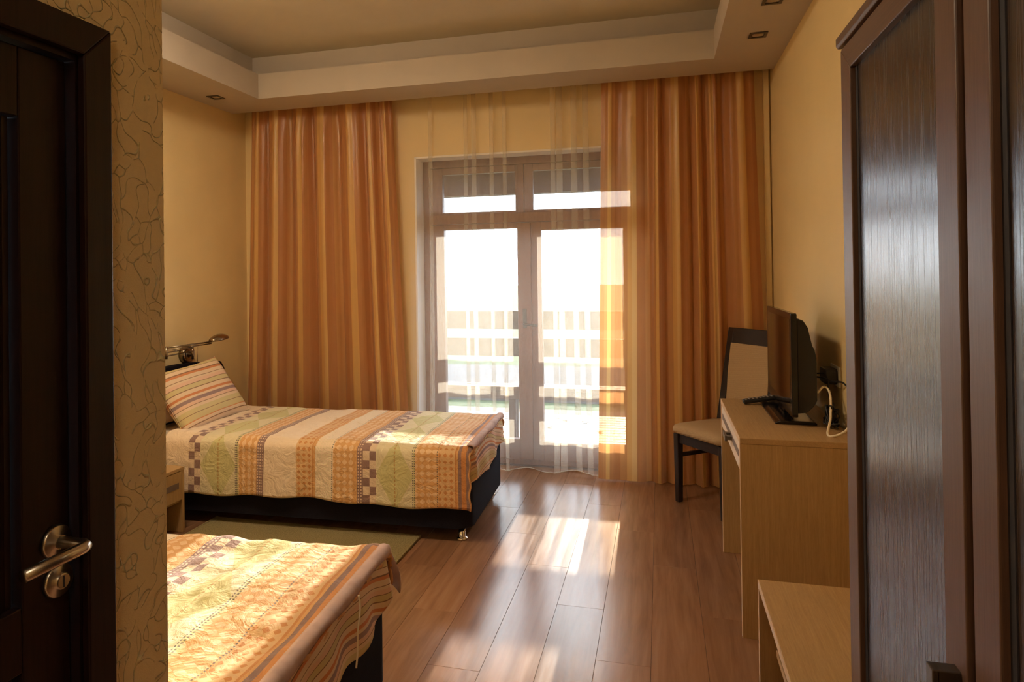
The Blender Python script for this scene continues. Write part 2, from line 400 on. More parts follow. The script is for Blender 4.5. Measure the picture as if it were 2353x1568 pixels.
def lathe(name, prof, centre, axis, mat, parent=None, seg=32):
    """prof: (radius, distance along axis)"""
    ax = Vector(axis).normalized(); ref = Vector((0, 0, 1)) if abs(ax.z) < .9 else Vector((1, 0, 0))
    a = (ref - ax * ref.dot(ax)).normalized(); b = ax.cross(a); c = Vector(centre); verts = []; faces = []
    for r, h in prof:
        for k in range(seg):
            t = 2 * math.pi * k / seg; verts.append(c + ax * h + (a * math.cos(t) + b * math.sin(t)) * r)
    for i in range(len(prof) - 1):
        for k in range(seg):
            k2 = (k + 1) % seg; faces.append((i * seg + k, i * seg + k2, (i + 1) * seg + k2, (i + 1) * seg + k))
    faces.append(tuple(range(seg))[::-1]); faces.append(tuple((len(prof) - 1) * seg + k for k in range(seg)))
    o = mesh(name, verts, faces, mat, parent, False)
    for p in o.data.polygons: p.use_smooth = len(p.vertices) == 4
    return o
def hnoise(x, y, s=1.0, seed=0):
    from mathutils import noise
    return noise.noise(Vector((x * s, y * s, seed * 13.7)))

# ================================================================== THE SETTING
XL, XR, YS, YW, ZC = -3.17, 0.71, 4.575, 4.74, 2.66
XC, YC = -0.94, 1.13            # corner of the entry partition
YB = -1.6                        # wall behind the camera
# ---- floor: slab with planks laid one by one
floor = box('floor', XL - .1, XR + .1, YB - .1, YW + .25, -.12, -.002, M['subfloor'], None, 0)
finish(floor, 'brown oak laminate floor of long planks', None, None, 'structure')
joints = {-2: 3.60, -1: 3.23, 0: 2.865, 1: 2.488, -3: 2.70, -4: 3.1, 2: 3.35, 3: 2.9, 4: 3.7}
PW, PL = .195, 1.28
pm = {}
def plank_mesh(w, l):
    key = (round(w, 3), round(l, 3))
    if key not in pm:
        g = .0004; b = .0005; x, y = w / 2 - g, l / 2 - g
        v = [(sx * (x - d), sy * (y - d), z) for z, d in ((-.006, 0), (-.0009, 0), (0, b)) for sx, sy in ((-1, -1), (1, -1), (1, 1), (-1, 1))]
        f = [(8, 9, 10, 11)] + [(r * 4 + k, r * 4 + (k + 1) % 4, r * 4 + 4 + (k + 1) % 4, r * 4 + 4 + k) for r in (0, 1) for k in range(4)]
        me = bpy.data.meshes.new('plank'); me.from_pydata(v, [], f); me.update(); me.materials.append(M['plank']); pm[key] = me
    return pm[key]
k0 = math.floor((XL + .44) / PW) - 1
for k in range(k0, 8):
    xa, xb = max(-.44 + PW * k, XL), min(-.44 + PW * (k + 1), XR)
    if xb - xa < .02: continue
    j = joints.get(k, 2.2 + random.random() * 1.2)
    while j > YB: j -= PL
    ya = YB
    while ya < YW + .1:
        yb = min(j if j > ya + .03 else j + PL, YW + .1); j = (j if j > ya + .03 else j + PL)
        if not (xb < XC - .1 and yb < YC):
            o = bpy.data.objects.new('plank', plank_mesh(xb - xa, yb - ya)); COL.objects.link(o)
            o.parent = floor; o.location = Vector(((xa + xb) / 2, (ya + yb) / 2, 0)) - floor.location
        ya = yb; j += PL
# ---- walls
def struct(o, label): return finish(o, label, None, None, 'structure')
struct(box('wall_left', XL - .15, XL, YC - .2, YW, 0, 3.05, M['wall'], None, 0), 'cream papered wall behind the bed heads')
struct(box('wall_right', XR, XR + .15, YB, YW, 0, 3.05, M['wall'], None, 0), 'cream papered wall behind desk and wardrobe')
WX0, WX1, WZ = -1.745, -0.105, 2.27
bm = bmesh.new()
add_box(bm, XL - .15, WX0, YW, YW + .26, -.1, 3.05); add_box(bm, WX1, XR + .15, YW, YW + .26, -.1, 3.05); add_box(bm, WX0, WX1, YW, YW + .26, WZ, 3.05)
struct(bm_obj('wall_back', bm, M['wall']), 'cream papered wall around the balcony door')
struct(boxes('trim_1', [(WX0 - .001, WX0 + .012, YW - .002, YW + .262, 0, WZ), (WX1 - .012, WX1 + .001, YW - .002, YW + .262, 0, WZ), (WX0, WX1, YW - .002, YW + .262, WZ - .012, WZ + .001)], M['white']), 'white plastered reveal lining the balcony door opening')
DY0, DY1, DZ0, DZ1 = .17, .957, 0, 1.80      # bathroom door opening in the partition
bm = bmesh.new()
add_box(bm, XC - .11, XC, DY1, YC, 0, 3.05); add_box(bm, XC - .11, XC, YB, DY0, 0, 3.05); add_box(bm, XC - .11, XC, DY0, DY1, DZ1, 3.05)
struct(bm_obj('wall_entry', bm, M['wall_entry']), 'narrow olive wall strip with embossed squiggle wallpaper beside the dark door')
struct(box('wall_partition', XL, XC - .005, YC - .10, YC - .002, 0, 3.05, M['wall_entry'], None, 0), 'partition wall closing off the bathroom behind the near bed')
struct(box('wall_rear', XC - .11, XR + .15, YB - .12, YB, 0, 3.05, M['wall_entry'], None, 0), 'entrance hall wall behind the viewer')
# ---- ceiling: lowered border with a stepped tray
CX0, CX1, CY0, CY1, ZT = -2.73, .332, 1.75, 4.244, 2.835
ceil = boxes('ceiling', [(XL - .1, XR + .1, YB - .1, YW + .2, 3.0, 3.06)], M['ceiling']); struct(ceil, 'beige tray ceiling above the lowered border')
bm = bmesh.new()
for b in ((XL, CX0, YC - .1, YS), (CX1, XR, YC - .1, YS), (CX0, CX1, CY1, YS), (CX0, CX1, YC - .1, CY0), (XC - .1, XR, YB, YC - .1)):
    add_box(bm, b[0], b[1], b[2], b[3], ZC, ZT)
bmesh.ops.remove_doubles(bm, verts=bm.verts, dist=1e-5)
for b in ((XL, CX0 - .13, YC - .1, YS), (CX1 + .13, XR, YC - .1, YS), (CX0 - .13, CX1 + .13, CY1 + .13, YS), (CX0 - .13, CX1 + .13, YC - .1, CY0 - .13), (XC - .1, XR, YB, YC - .1)):
    add_box(bm, b[0], b[1], b[2], b[3], ZT, 3.0)
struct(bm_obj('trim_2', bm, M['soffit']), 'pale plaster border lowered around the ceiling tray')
struct(boxes('trim_3', [(.665, .700, YW - .028, YW - .0005, 0, ZC + .2)], M['wall'], None, .004), 'cream boxed corner strip running up beside the right curtain')
# ---- french balcony door
FY0, FY1 = 4.89, 4.96
d1 = root('door_1', (-.97, FY0, 0), 'brown framed balcony door with two glazed leaves and a top light', None, None, 'structure')
x0, x1 = WX0 + .012, WX1 - .012
box('door_jamb', x0, x0 + .055, FY0, FY1, .0, WZ - .012, M['door_frame'], d1, .003)
box('door_jamb', x1 - .055, x1, FY0, FY1, .0, WZ - .012, M['door_frame'], d1, .003)
box('door_head', x0 + .055, x1 - .055, FY0, FY1, WZ - .067, WZ - .012, M['door_frame'], d1, .003)
box('transom_bar', x0 + .055, x1 - .055, FY0 - .005, FY1, 1.775, 1.845, M['door_frame'], d1, .003)
box('threshold', x0 + .055, x1 - .055, FY0, FY1, 0.0, .035, M['door_frame'], d1, .003)
box('mullion', -1.0, -.955, FY0 - .004, FY1, 1.845, WZ - .067, M['door_frame'], d1, .003)
def glazed(name, xa, xb, za, zb, sl, sr, rb, rt_, y0, y1, parent=d1):
    leaf = bpy.data.objects.new(name, None); COL.objects.link(leaf); leaf.parent = parent; leaf.location = Vector(((xa + xb) / 2, y0, za)) - absloc(parent)
    box('stile', xa, xa + sl, y0, y1, za, zb, M['door_frame'], leaf, .003); box('stile', xb - sr, xb, y0, y1, za, zb, M['door_frame'], leaf, .003)
    box('rail', xa + sl, xb - sr, y0, y1, za, za + rb, M['door_frame'], leaf, .003); box('rail', xa + sl, xb - sr, y0, y1, zb - rt_, zb, M['door_frame'], leaf, .003)
    box('pane', xa + sl - .005, xb - sr + .005, (y0 + y1) / 2 - .003, (y0 + y1) / 2 + .003, za + rb - .005, zb - rt_ + .005, M['glass'], leaf, 0)
    return leaf
glazed('top_light', x0 + .0551, -1.002, 1.8452, WZ - .069, .095, .018, .018, .05, FY0 + .012, FY0 + .06)
glazed('top_light', -.953, x1 - .0551, 1.8452, WZ - .069, .065, .02, .018, .05, FY0 + .012, FY0 + .06)
lf = glazed('door_leaf', x0 + .0551, -.9551, .0352, 1.772, .105, .055, .145, .04, FY0 + .006, FY0 + .062)
rf = glazed('door_leaf', -.9549, x1 - .0551, .0352, 1.772, .125, .075, .135, .06, FY0 - .006, FY0 + .050)
box('astragal', -1.0, -.905, FY0 - .02, FY0 - .006, .04, 1.77, M['door_frame'], rf, .003)
hx = -.955
box('handle_plate', hx - .014, hx + .014, FY0 - .026, FY0 - .0195, 1.0, 1.14, M['dark_metal'], rf, .003)
tube('handle_lever', [(hx, FY0 - .02, 1.03), (hx, FY0 - .062, 1.03), (hx + .012, FY0 - .067, 1.03), (hx + .10, FY0 - .067, 1.02)], .008, M['dark_metal'], rf)

# ================================================================== OUTDOORS (seen through the balcony door)
dk = root('floor_deck', (-1.2, 5.9, -.06), 'pale wet porch deck of narrow boards', None, None, 'structure')
for i in range(19):
    ya = 4.99 + i * .104
    box('deck_board', -4.2, 1.9, ya, ya + .096, -.085, -.06, M['deck'], dk, .003)
struct(box('ground_base', -60, 60, 4.9, 90, -.46, -.40, M['grass'], None, 0), 'green lawn beyond the porch')
struct(box('kerb', -12, 10, 7.02, 7.62, -.395, -.145, M['stone'], None, .02), 'rough stone kerb along the porch deck')
struct(box('path', -40, 40, 9.3, 12.6, -.395, -.355, M['gravel'], None, 0), 'grey asphalt path crossing the lawn')
pr = root('porch_railing', (-1.2, 5.9, -.06), 'dark wooden porch railing of horizontal boards on posts', 'railing')
for za, zb in ((.905, 1.065), (.665, .825)):
    box('rail', -4.2, 1.9, 5.87, 5.91, za, zb, M['rail_wood'], pr, .004)
gb = root('garden_bench', (-1.0, 5.78, -.06), 'brown wooden bench standing on the porch deck outside the door', 'bench')
for yy in (5.64, 5.735): box('seat_board', -2.3, .35, yy, yy + .09, .40, .435, M['porch_wood'], gb, .004)
box('apron', -2.2, .25, 5.66, 5.685, .325, .3995, M['porch_wood'], gb, .003)
for px in (-2.1, -1.235, -.1):
    for yy in (5.69, 5.765): box('leg', px - .03, px + .03, yy, yy + .05, -.06, .3995, M['porch_wood'], gb, .003)
for px in (-3.05, -1.155, .9):
    box('post', px - .035, px + .035, 5.912, 5.975, -.06, 1.065, M['rail_wood'], pr, .004)
po = root('porch_roof', (-1.2, 5.9, 2.1), 'dark brown timber porch roof over the deck', 'roof')
box('beam', -4.6, 2.3, 5.82, 5.94, 2.095, 2.659, M['porch_wood'], po, .004)
box('roof_covering', -4.7, 2.4, 5.0, 6.12, 2.66, 2.70, M['porch_wood'], po, .002)
for i in range(13): box('roof_board', -4.6, 2.3, 5.0 + i * .085, 5.083 + i * .085, 2.60 - i * .026, 2.622 - i * .026, M['porch_wood'], po, .002)
for px in (-4.3, -3.0, -1.7, -.4, .9): box('rafter', px - .035, px + .035, 5.02, 5.82, 2.30, 2.38, M['porch_wood'], po, .003)
for (lx, ly, a, lab) in ((-1.02, 6.35, .3, 'leftmost of the four dry leaves on the porch deck'), (-.92, 6.62, 1.2, 'second dry leaf from the left on the porch deck'), (-.72, 6.63, 2.0, 'third dry leaf from the left on the porch deck'), (-.55, 6.25, 2.6, 'rightmost of the four dry leaves on the porch deck')):
    s = .045
    pts = [(0, 1.1), (.25, .55), (.75, .6), (.5, .1), (.7, -.4), (.2, -.45), (0, -1.0), (-.2, -.45), (-.7, -.4), (-.5, .1), (-.75, .6), (-.25, .55)]
    ca, sa = math.cos(a), math.sin(a)
    vv = [(0, 0, .012)] + [(s * (p[0] * ca - p[1] * sa), s * (p[0] * sa + p[1] * ca), .004 + .012 * abs(p[0])) for p in pts]
    vv = [(lx + v[0], ly + v[1], -.06 + v[2]) for v in vv]; n = len(pts)
    vv += [(v[0], v[1], v[2] - .002) for v in vv]
    ff = [(0, 1 + i, 1 + (i + 1) % n) for i in range(n)] + [(n + 1, n + 2 + (i + 1) % n, n + 2 + i) for i in range(n)]
    ff += [(1 + i, n + 2 + i, n + 2 + (i + 1) % n, 1 + (i + 1) % n) for i in range(n)]
    finish(mesh('fallen_leaf', vv, ff, M['leaf']), lab, 'leaf', 'fallen leaves on the porch deck')

# ================================================================== CURTAINS
def curtain(name, x_top, x_bot, z_top, z_bot, y0, amp, folds, label, group, seedv, width_cloth, flat=None, pinch=.14, sub=14, mat='curtain', zrag=0.0, cat='curtain'):
    """hanging cloth: fold path in plan, gathered at the top tape; flat=(a,b) fraction of the width that hangs nearly flat"""
    rnd = random.Random(seedv)
    n = folds * sub; nz = 46
    ph = [rnd.uniform(.55, 1.5) for _ in range(folds + 2)]; am = [rnd.uniform(.55, 1.15) for _ in range(folds + 2)]
    pos = [0]
    for i in range(folds): pos.append(pos[-1] + ph[i])
    tot = pos[-1]; verts = []; uvs = []; faces = []
    for iz in range(nz + 1):
        w = iz / nz; z = z_top + (z_bot - z_top) * w
        for i in range(n + 1):
            s = i / n * folds; k = min(int(s), folds - 1); fr = s - k
            a0 = am[k]; t = (pos[k] + fr * ph[k]) / tot
            fl = 1.0
            if flat: fl = 1 - .82 * max(0, min(1, (flat[1] - t) / (flat[1] - flat[0])))
            wz = w / pinch if w < pinch else 1
            spread = .45 + .55 * min(1, w / .35)
            d = amp * a0 * fl * (.6 + .4 * wz) * (1 - 2 * (.94 * abs(math.sin(math.pi * (fr + .04 * math.sin(3.1 * w + k)))) ** .8 + .06 * math.sin(math.pi * fr) ** 2))
            d += amp * .16 * fl * math.sin(6 * math.pi * fr + 2.0 * k + 1.5 * w)
            d += amp * .35 * (1 - wz) * math.sin(6 * math.pi * fr + k) * fl
            d += amp * .22 * hnoise(t * 5, w * 1.6, 1, seedv) * fl
            xs = x_top[0] + (x_top[1] - x_top[0]) * t; xe = x_bot[0] + (x_bot[1] - x_bot[0]) * t
            x = xs + (xe - xs) * w ** 1.2 + .012 * hnoise(t * 4, w * 2.0, 1, seedv + 3) * w
            zz = z + (zrag * (hnoise(t * 3, 3, 1, seedv) + .2) * w if zrag else 0)
            verts.append((x, y0 + d, zz)); uvs.append((s * .41 + .03 * hnoise(s, 0, 1, seedv), z))
    for iz in range(nz):
        for i in range(n):
            a = iz * (n + 1) + i; faces.append((a, a + 1, a + n + 2, a + n + 1))
    o = mesh(name, verts, faces, M[mat], None, True, uvs)
    finish(o, label, cat, group); return o
curtain('satin_curtain', (-3.05, -1.885), (-3.13, -1.765), 2.84, .012, 4.632, .046, 7, 'copper and gold striped satin curtain hanging behind the far bed', 'satin curtains at the balcony door', 3, 2.6)
curtain('satin_curtain', (-.36, .600), (-.425, .665), 2.84, .010, 4.632, .044, 7, 'copper and gold striped satin curtain hanging beside the dark chair', 'satin curtains at the balcony door', 8, 2.4, flat=(.12, .42))

# sheer: hand laid folds so that pleats overlap
def sheer_curtain():
    rnd = random.Random(4)
    xs = []
    x = -1.92
    folds = [-1.615, -1.345, -1.285, -1.155, -1.06, -.715, -.672, -.57, -.49]
    pts = []                                  # plan path (x, y)
    gx = -1.92
    while gx < -.04:
        near = min(folds, key=lambda f: abs(f - gx))
        if abs(near - gx) < .012:
            w = rnd.uniform(.016, .030)
            pts += [(near - .01, 4.700), (near + w, 4.690), (near + w + .004, 4.702), (near - w * .3, 4.712), (near - w * .3 - .002, 4.702), (near + w * .9, 4.694)]
            gx = near + w + .02; folds.remove(near) if len(folds) > 1 else None
        else:
            pts.append((gx, 4.704 + .011 * math.sin(gx * 17 + 1.3) + .004 * math.sin(gx * 41))); gx += .02
    n = len(pts); nz = 36; verts = []; uvs = []; faces = []; L = [0]
    for i in range(1, n): L.append(L[-1] + math.dist(pts[i], pts[i - 1]))
    for iz in range(nz + 1):
        w = iz / nz; z = 2.84 + (.012 - 2.84) * w
        for i, (px, py) in enumerate(pts):
            k = .35 + .65 * w
            yy = 4.700 + (py - 4.700) * (k if abs(py - 4.7) > .0 else 1) - .008 * w + w * w * .014 * math.sin(px * 21 + 2)
            verts.append((px + .006 * math.sin(z * 2.1 + px * 9) * w, yy, z + (.012 * math.sin(px * 19) + .010) * (w ** 8))); uvs.append((L[i], z))
    for iz in range(nz):
        for i in range(n - 1):
            a = iz * n + i; faces.append((a, a + 1, a + n + 1, a + n))
    o = mesh('sheer_curtain', verts, faces, M['sheer'], None, True, uvs)
    finish(o, 'translucent cream voile curtain hanging across the balcony door', 'curtain')
    hem = [Vector(verts[nz * n + i]) + Vector((0, -.001, .001)) for i in range(n)]
    tube('hem', hem, .0022, M['hem'], o, 6).location
    return o
sheer_curtain()
cr = root('curtain_rail', (-1.2, 4.66, 2.82), 'white double curtain track fixed in the slot above the balcony door', 'curtain rail')
for yy in (4.645, 4.70): box('track', XL + .05, XR - .06, yy - .012, yy + .012, 2.842, 2.868, M['white'], cr, .002)
for xx in (-3.0, -1.9, -.8, .5): box('bracket', xx, xx + .03, 4.63, 4.72, 2.868, 3.0, M['white'], cr)

# ================================================================== BEDS
BL, BW, BH = 2.08, .86, .50
def rrect(x0, x1, y0, y1, r, n=6):
    out = []
    for cx, cy, a0 in ((x1 - r, y1 - r, 0), (x0 + r, y1 - r, 90), (x0 + r, y0 + r, 180), (x1 - r, y0 + r, 270)):
        for k in range(n + 1):
            a = math.radians(a0 + 90 * k / n); out.append((cx + r * math.cos(a), cy + r * math.sin(a)))
    return out
def place(objs, loc, rz):
    """rotate and move top-level things that were built together in bed space"""
    R = Matrix.Translation(loc) @ Matrix.Rotation(rz, 4, 'Z')
    for o in objs:
        o.location = R @ o.location; o.rotation_euler.z += rz
def make_bed(label, group):
    b = root('single_bed', (BL / 2, BW / 2, 0), label, 'bed', group)
    o = prism('base', rrect(.0, BL, 0, BW, .07), 2, .072, .335, M['black_fabric'], b, .008)
    prism('mattress', rrect(.03, BL - .012, .012, BW - .012, .06), 2, .337, .472, M['mattress'], b, .02)
    for lx, ly in ((.07, .07), (.07, BW - .07), (BL - .065, .065), (BL - .065, BW - .065)):
        lathe('leg', [(.019, 0.006), (.030, .006), (.031, .0), (.031, .008), (.021, .012), (.019, .016), (.019, .074)][2:], (lx, ly, 0), (0, 0, 1), M['chrome'], b, 20)
    hb = [(.0, .09), (BW + .15, .09), (BW + .15, .73)]
    hb += [(BW + .15 - .05 * math.sin(math.radians(k * 15)), .73 + .06 * math.sin(math.radians(k * 15))) for k in range(1, 7)]
    hb += [((BW + .08) * (1 - k / 10) + .0, .79 + .035 * math.sin(math.pi * k / 10)) for k in range(1, 10)] + [(.03, .79), (.006, .77), (.0, .74)]
    prism('headboard', hb, 0, -.065, -.008, M['black_fabric'], b, .006)
    return b
def duvet(label, group, seedv, near_drop, far_drop, foot_over, x_start, wrinkle, hem_wave, flap=None):
    """quilt cover: arc-length grid running over the mattress and down both long sides"""
    nx, ny = 150, 96
    zt = BH; r = .055
    def cross(s):          # s: arc length from the near hem
        h = near_drop - r
        if s < h: return -.012, zt - near_drop + s, 0
        s2 = s - h; q = math.pi / 2 * r
        if s2 < q:
            a = s2 / r; return -.012 + r * (1 - math.cos(a)), zt - r + r * math.sin(a), a / (math.pi / 2)
        s3 = s2 - q; top = BW + .024 - 2 * r
        if s3 < top: return -.012 + r + s3, zt, 1
        s4 = s3 - top
        if s4 < q:
            a = s4 / r; return BW + .012 - r + r * math.sin(a), zt - r + r * math.cos(a), 1
        return BW + .012, zt - r - (s4 - q), 0
    tot = (near_drop - r) + math.pi * r + BW + .024 - 2 * r + (far_drop - r)
    verts = []; uvs = []; faces = []
    xe = BL + .006
    for i in range(nx + 1):
        for j in range(ny + 1):
            s = tot * j / ny; y, z, top = cross(s)
            u = i / nx * (xe - x_start + foot_over); x = x_start + u; zd = 0
            if x > xe - .03:                     # roll over the foot edge
                e = x - (xe - .03); a = min(e / .03, math.pi / 2)
                x = xe - .03 + .03 * math.sin(a); zd = -.03 * (1 - math.cos(a)) - max(0, e - .03 * math.pi / 2)
            zz = z + zd * (1 if top > .5 else .35)
            wv = hnoise(x * 3.0, s * 4.2, 1, seedv) * .6 + hnoise(x * 9, s * 7, 1, seedv + 1) * .3 + .16 * hnoise(x * 23, s * 17, 1, seedv + 2)
            if top > .5: zz += wrinkle * wv * (1 if x < xe - .05 else .4) - .006
            else:
                down = max(0, (zt - r - z)) / max(.01, near_drop)
                y += (-1 if y < BW / 2 else 1) * (.004 + down * hem_wave * (.5 + .5 * math.sin(x * 9 + 2 * math.sin(x * 4 + seedv)) + .5 * wv))
                zz += down * .010 * math.sin(x * 5.2 + seedv) + down * .006 * math.sin(x * 17)
            if i > nx - 3: x += .004 * math.sin(s * 60); zz += .003 * math.sin(s * 85)
            verts.append((x, y, zz)); uvs.append((u + x_start + .015, s))
    for i in range(nx):
        for j in range(ny):
            a = i * (ny + 1) + j; faces.append((a, a + ny + 1, a + ny + 2, a + 1))
    o = mesh('duvet', verts, faces, M['duvet'], None, True, uvs)
    sol = o.modifiers.new('thickness', 'SOLIDIFY'); sol.thickness = .010; sol.offset = 1
    # gathered mauve seam along the foot edge
    sv = []; sf = []; ns = 130
    for k in range(ns + 1):
        y = .015 + (BW - .03) * k / ns
        ru = .0010 * math.sin(k * 2.6) + .004 * hnoise(k * .23, 1, 1, seedv)
        sag = .010 * math.sin(k * .11 + seedv)
        for q, (dx, dz) in enumerate(((-.026, .006), (-.012, .009 + ru * .7), (.004, .006 + ru * .7), (.010 + ru * .7, -.005 + sag * .6), (.009 + ru * .5, -.016 + sag * .6))):
            sv.append((xe + dx, y, zt + dz))
    for k in range(ns):
        for q in range(4): a = k * 5 + q; sf.append((a, a + 5, a + 6, a + 1))
    e = mesh('gathered_edge', sv, sf, M['mauve'], o, True); m_ = e.modifiers.new('thickness', 'SOLIDIFY'); m_.thickness = .005; m_.offset = 0
    e['label'] = 'gathered mauve seam at the foot edge'
    if flap:
        fv = []; ff = []; nf = 10
        for k in range(nf + 1):
            w = k / nf
            for q in range(9):
                t = q / 8
                fv.append((xe - .075 * (1 - t) + .022 * math.sin(w * 2.2) * t, BW + .012 + .03 * w + .012 * math.sin(t * 5 + w * 4), zt - .01 - flap * w * (.55 + .45 * t)))
        for k in range(nf):
            for q in range(8): a = k * 9 + q; ff.append((a, a + 9, a + 10, a + 1))
        e = mesh('corner_flap', fv, ff, M['mauve'], o, True); m_ = e.modifiers.new('thickness', 'SOLIDIFY'); m_.thickness = .006
    return finish(o, label, 'duvet', group)
def sheet(label, group, seedv, cord=False):
    """striped sheet hanging down over the foot end with a slanting lower edge"""
    nu, nv = 60, 26; verts = []; uvs = []; faces = []
    rr = rrect(.05, BL + .004, .004, BW - .004, .07, 8)
    # path along the foot: from near corner round to the far corner
    path = [(BL - .07 + .078 * math.sin(math.radians(a)), .07 - .078 * math.cos(math.radians(a))) for a in range(30, 91, 6)]
    path += [(BL + .008, .07 + (BW - .14) * k / 30) for k in range(1, 31)]
    path += [(BL - .07 + .078 * math.cos(math.radians(a)), BW - .07 + .078 * math.sin(math.radians(a))) for a in range(10, 91, 10)]
    L = [0]
    for i in range(1, len(path)): L.append(L[-1] + math.dist(path[i], path[i - 1]))
    for i, (px, py) in enumerate(path):
        t = L[i] / L[-1]
        low = .30 + .055 * t + .015 * math.sin(t * 9 + seedv)
        for j in range(nv + 1):
            w = j / nv; z = BH - .015 + (low - BH + .015) * w
            bulge = .006 + w * (.016 + .010 * math.sin(L[i] * 26 + seedv) + .010 * hnoise(L[i] * 9, w * 2, 1, seedv))
            nx_, ny_ = (.7, -.7) if i < 6 else ((1, 0) if i < len(path) - 8 else (0, 1))
            verts.append((px + nx_ * bulge, py + ny_ * bulge, z + .006 * math.sin(L[i] * 31) * w)); uvs.append((L[i], z + .10 * hnoise(L[i] * 1.5, 2, 1, seedv) + .12 * L[i]))
    for i in range(len(path) - 1):
        for j in range(nv):
            a = i * (nv + 1) + j; faces.append((a, a + nv + 1, a + nv + 2, a + 1))
    o = mesh('bed_sheet', verts, faces, M['sheet_stripe'], None, True, uvs)
    sol = o.modifiers.new('thickness', 'SOLIDIFY'); sol.thickness = .004; sol.offset = 1
    if cord:
        tube('tie_cord', spline([(BL + .03, .53, .49), (BL + .038, .52, .455), (BL + .042, .49, .41), (BL + .045, .48, .36), (BL + .046, .465, .32)], 6), .0028, M['white_cable'], o, 8)
        for k in range(26):
            yy = .06 + k * .030
            if k % 2 == 0: pass
    return finish(o, label, 'sheet', group)
def pillow(name, w, h, t, mat, label, group):
    n = 22; verts = []; uvs = []; faces = []
    for side in (1, -1):
        for i in range(n + 1):
            for j in range(n + 1):
                a, b = i / n * 2 - 1, j / n * 2 - 1
                k = max(0, (1 - abs(a) ** 3.2)) ** .55 * max(0, (1 - abs(b) ** 3.2)) ** .55
                pin = 1 - .07 * (1 - abs(b) ** 2) * abs(a) ** 4
                pinb = 1 - .09 * (1 - abs(a) ** 2) * abs(b) ** 4
                wr = .010 * hnoise(a * 2.2, b * 2.2, 1, 5 + side) * k
                verts.append((a * w / 2 * pin, b * h / 2 * pinb, side * (t / 2 * k + .004) + wr)); uvs.append((a * w / 2, b * h / 2 + h / 2))
    N = (n + 1) ** 2
    for i in range(n):
        for j in range(n):
            a = i * (n + 1) + j; q = (a, a + n + 1, a + n + 2, a + 1); faces.append(q); faces.append(tuple(N + v for v in q[::-1]))
    rim = [i * (n + 1) for i in range(n + 1)] + [n * (n + 1) + j for j in range(1, n + 1)] + [i * (n + 1) + n for i in range(n - 1, -1, -1)] + [j for j in range(n - 1, 0, -1)]
    for k in range(len(rim)):
        a, b = rim[k], rim[(k + 1) % len(rim)]; faces.append((a, b, N + b, N + a))
    me = bpy.data.meshes.new(name); me.from_pydata(verts, [], faces); me.update()
    l = me.uv_layers.new(name='UVMap')
    for lp in me.loops: l.data[lp.index].uv = uvs[lp.vertex_index]
    for p in me.polygons: p.use_smooth = True
    me.materials.append(mat); o = bpy.data.objects.new(name, me); COL.objects.link(o)
    return finish(o, label, 'pillow', group)

g_bed, g_duv, g_sh = 'single beds with their heads to the cream wall', 'patterned duvets on the single beds', 'striped sheets on the single beds'
b1 = make_bed('black upholstered single bed standing along the window curtain', g_bed)
dv1 = duvet('peach patterned duvet draped over the far bed by the curtain', g_duv, 2, .315, .12, .012, .27, .016, .018)
sh1 = sheet('striped sheet hanging at the foot of the far bed by the balcony door', g_sh, 1)
place([b1, dv1, sh1], Vector((-.965, 3.395, 0)) + Matrix.Rotation(math.radians(2.0), 3, 'Z') @ Vector((-BL, 0, 0)), math.radians(2.0))
b2 = make_bed('black upholstered single bed in the foreground, its head hidden by the partition', g_bed)
dv2 = duvet('peach patterned duvet creased over the foreground bed', g_duv, 9, .12, .13, .012, .20, .032, .012, flap=.17)
sh2 = sheet('striped sheet with a loose cord at the foot of the foreground bed', g_sh, 5, True)
place([b2, dv2, sh2], Vector((-.846, 1.262, 0)) + Matrix.Rotation(math.radians(3.2), 3, 'Z') @ Vector((-BL, 0, 0)), math.radians(3.2))
def orient(o, c, a, b):
    a = Vector(a).normalized(); b = Vector(b); b = (b - a * b.dot(a)).normalized(); nrm = a.cross(b)
    mm = Matrix.Identity(4)
    for i in range(3): mm[i][0], mm[i][1], mm[i][2], mm[i][3] = a[i], b[i], nrm[i], c[i]
    o.matrix_world = mm
pw = pillow('pillow', .62, .44, .15, M['pillow_stripe'], 'striped pillow leaning against the black headboard of the far bed', 'pillows on the far bed')
orient(pw, (-2.83, 3.72, .662), (.03, 1, .06), (-.55, .20, .78))
pw2 = pillow('pillow', .58, .34, .10, M['pillow_plain'], 'plain pink pillow tucked behind the striped pillow on the far bed', 'pillows on the far bed')
orient(pw2, (-2.985, 3.58, .655), (.02, 1, .0), (-.10, .0, .98))

# ---- rug
bm = bmesh.new(); add_box(bm, -2.50, -1.26, 2.55, 3.43, .0, .012, .005)
rg = bm_obj('rug', bm, M['rug']); finish(rg, 'olive beige looped rug on the floor between the beds', 'rug')
for xx in (-1.256, -2.504): box('binding', xx - .006, xx + .006, 2.55, 3.43, .0, .014, M['rug'], rg, .003)

# ---- nightstand
ns = root('nightstand', (-2.85, 2.99, 0), 'light oak nightstand with a slotted drawer beside the far bed', 'nightstand')
nx0, nx1, ny0, ny1, nz = -3.15, -2.555, 2.80, 3.215, .36
box('top', nx0, nx1, ny0, ny1, nz - .018, nz, M['oak_top'], ns)
for yy in (ny0, ny1 - .018): box('side_panel', nx0, nx1 - .002, yy, yy + .018, 0, nz - .018, M['oak'], ns)
box('back_panel', nx0 + .002, nx0 + .014, ny0 + .018, ny1 - .018, .03, nz - .018, M['oak'], ns)
box('bottom_shelf', nx0 + .014, nx1 - .02, ny0 + .018, ny1 - .018, .165, .18, M['oak_top'], ns)
dr = box('drawer', nx1 - .02, nx1 - .001, ny0 + .021, ny1 - .021, .183, nz - .021, M['oak'], ns)
box('grip_slot', nx1 - .003, nx1 + .0005, 3.045, 3.168, .25, .283, M['groove'], dr, 0)

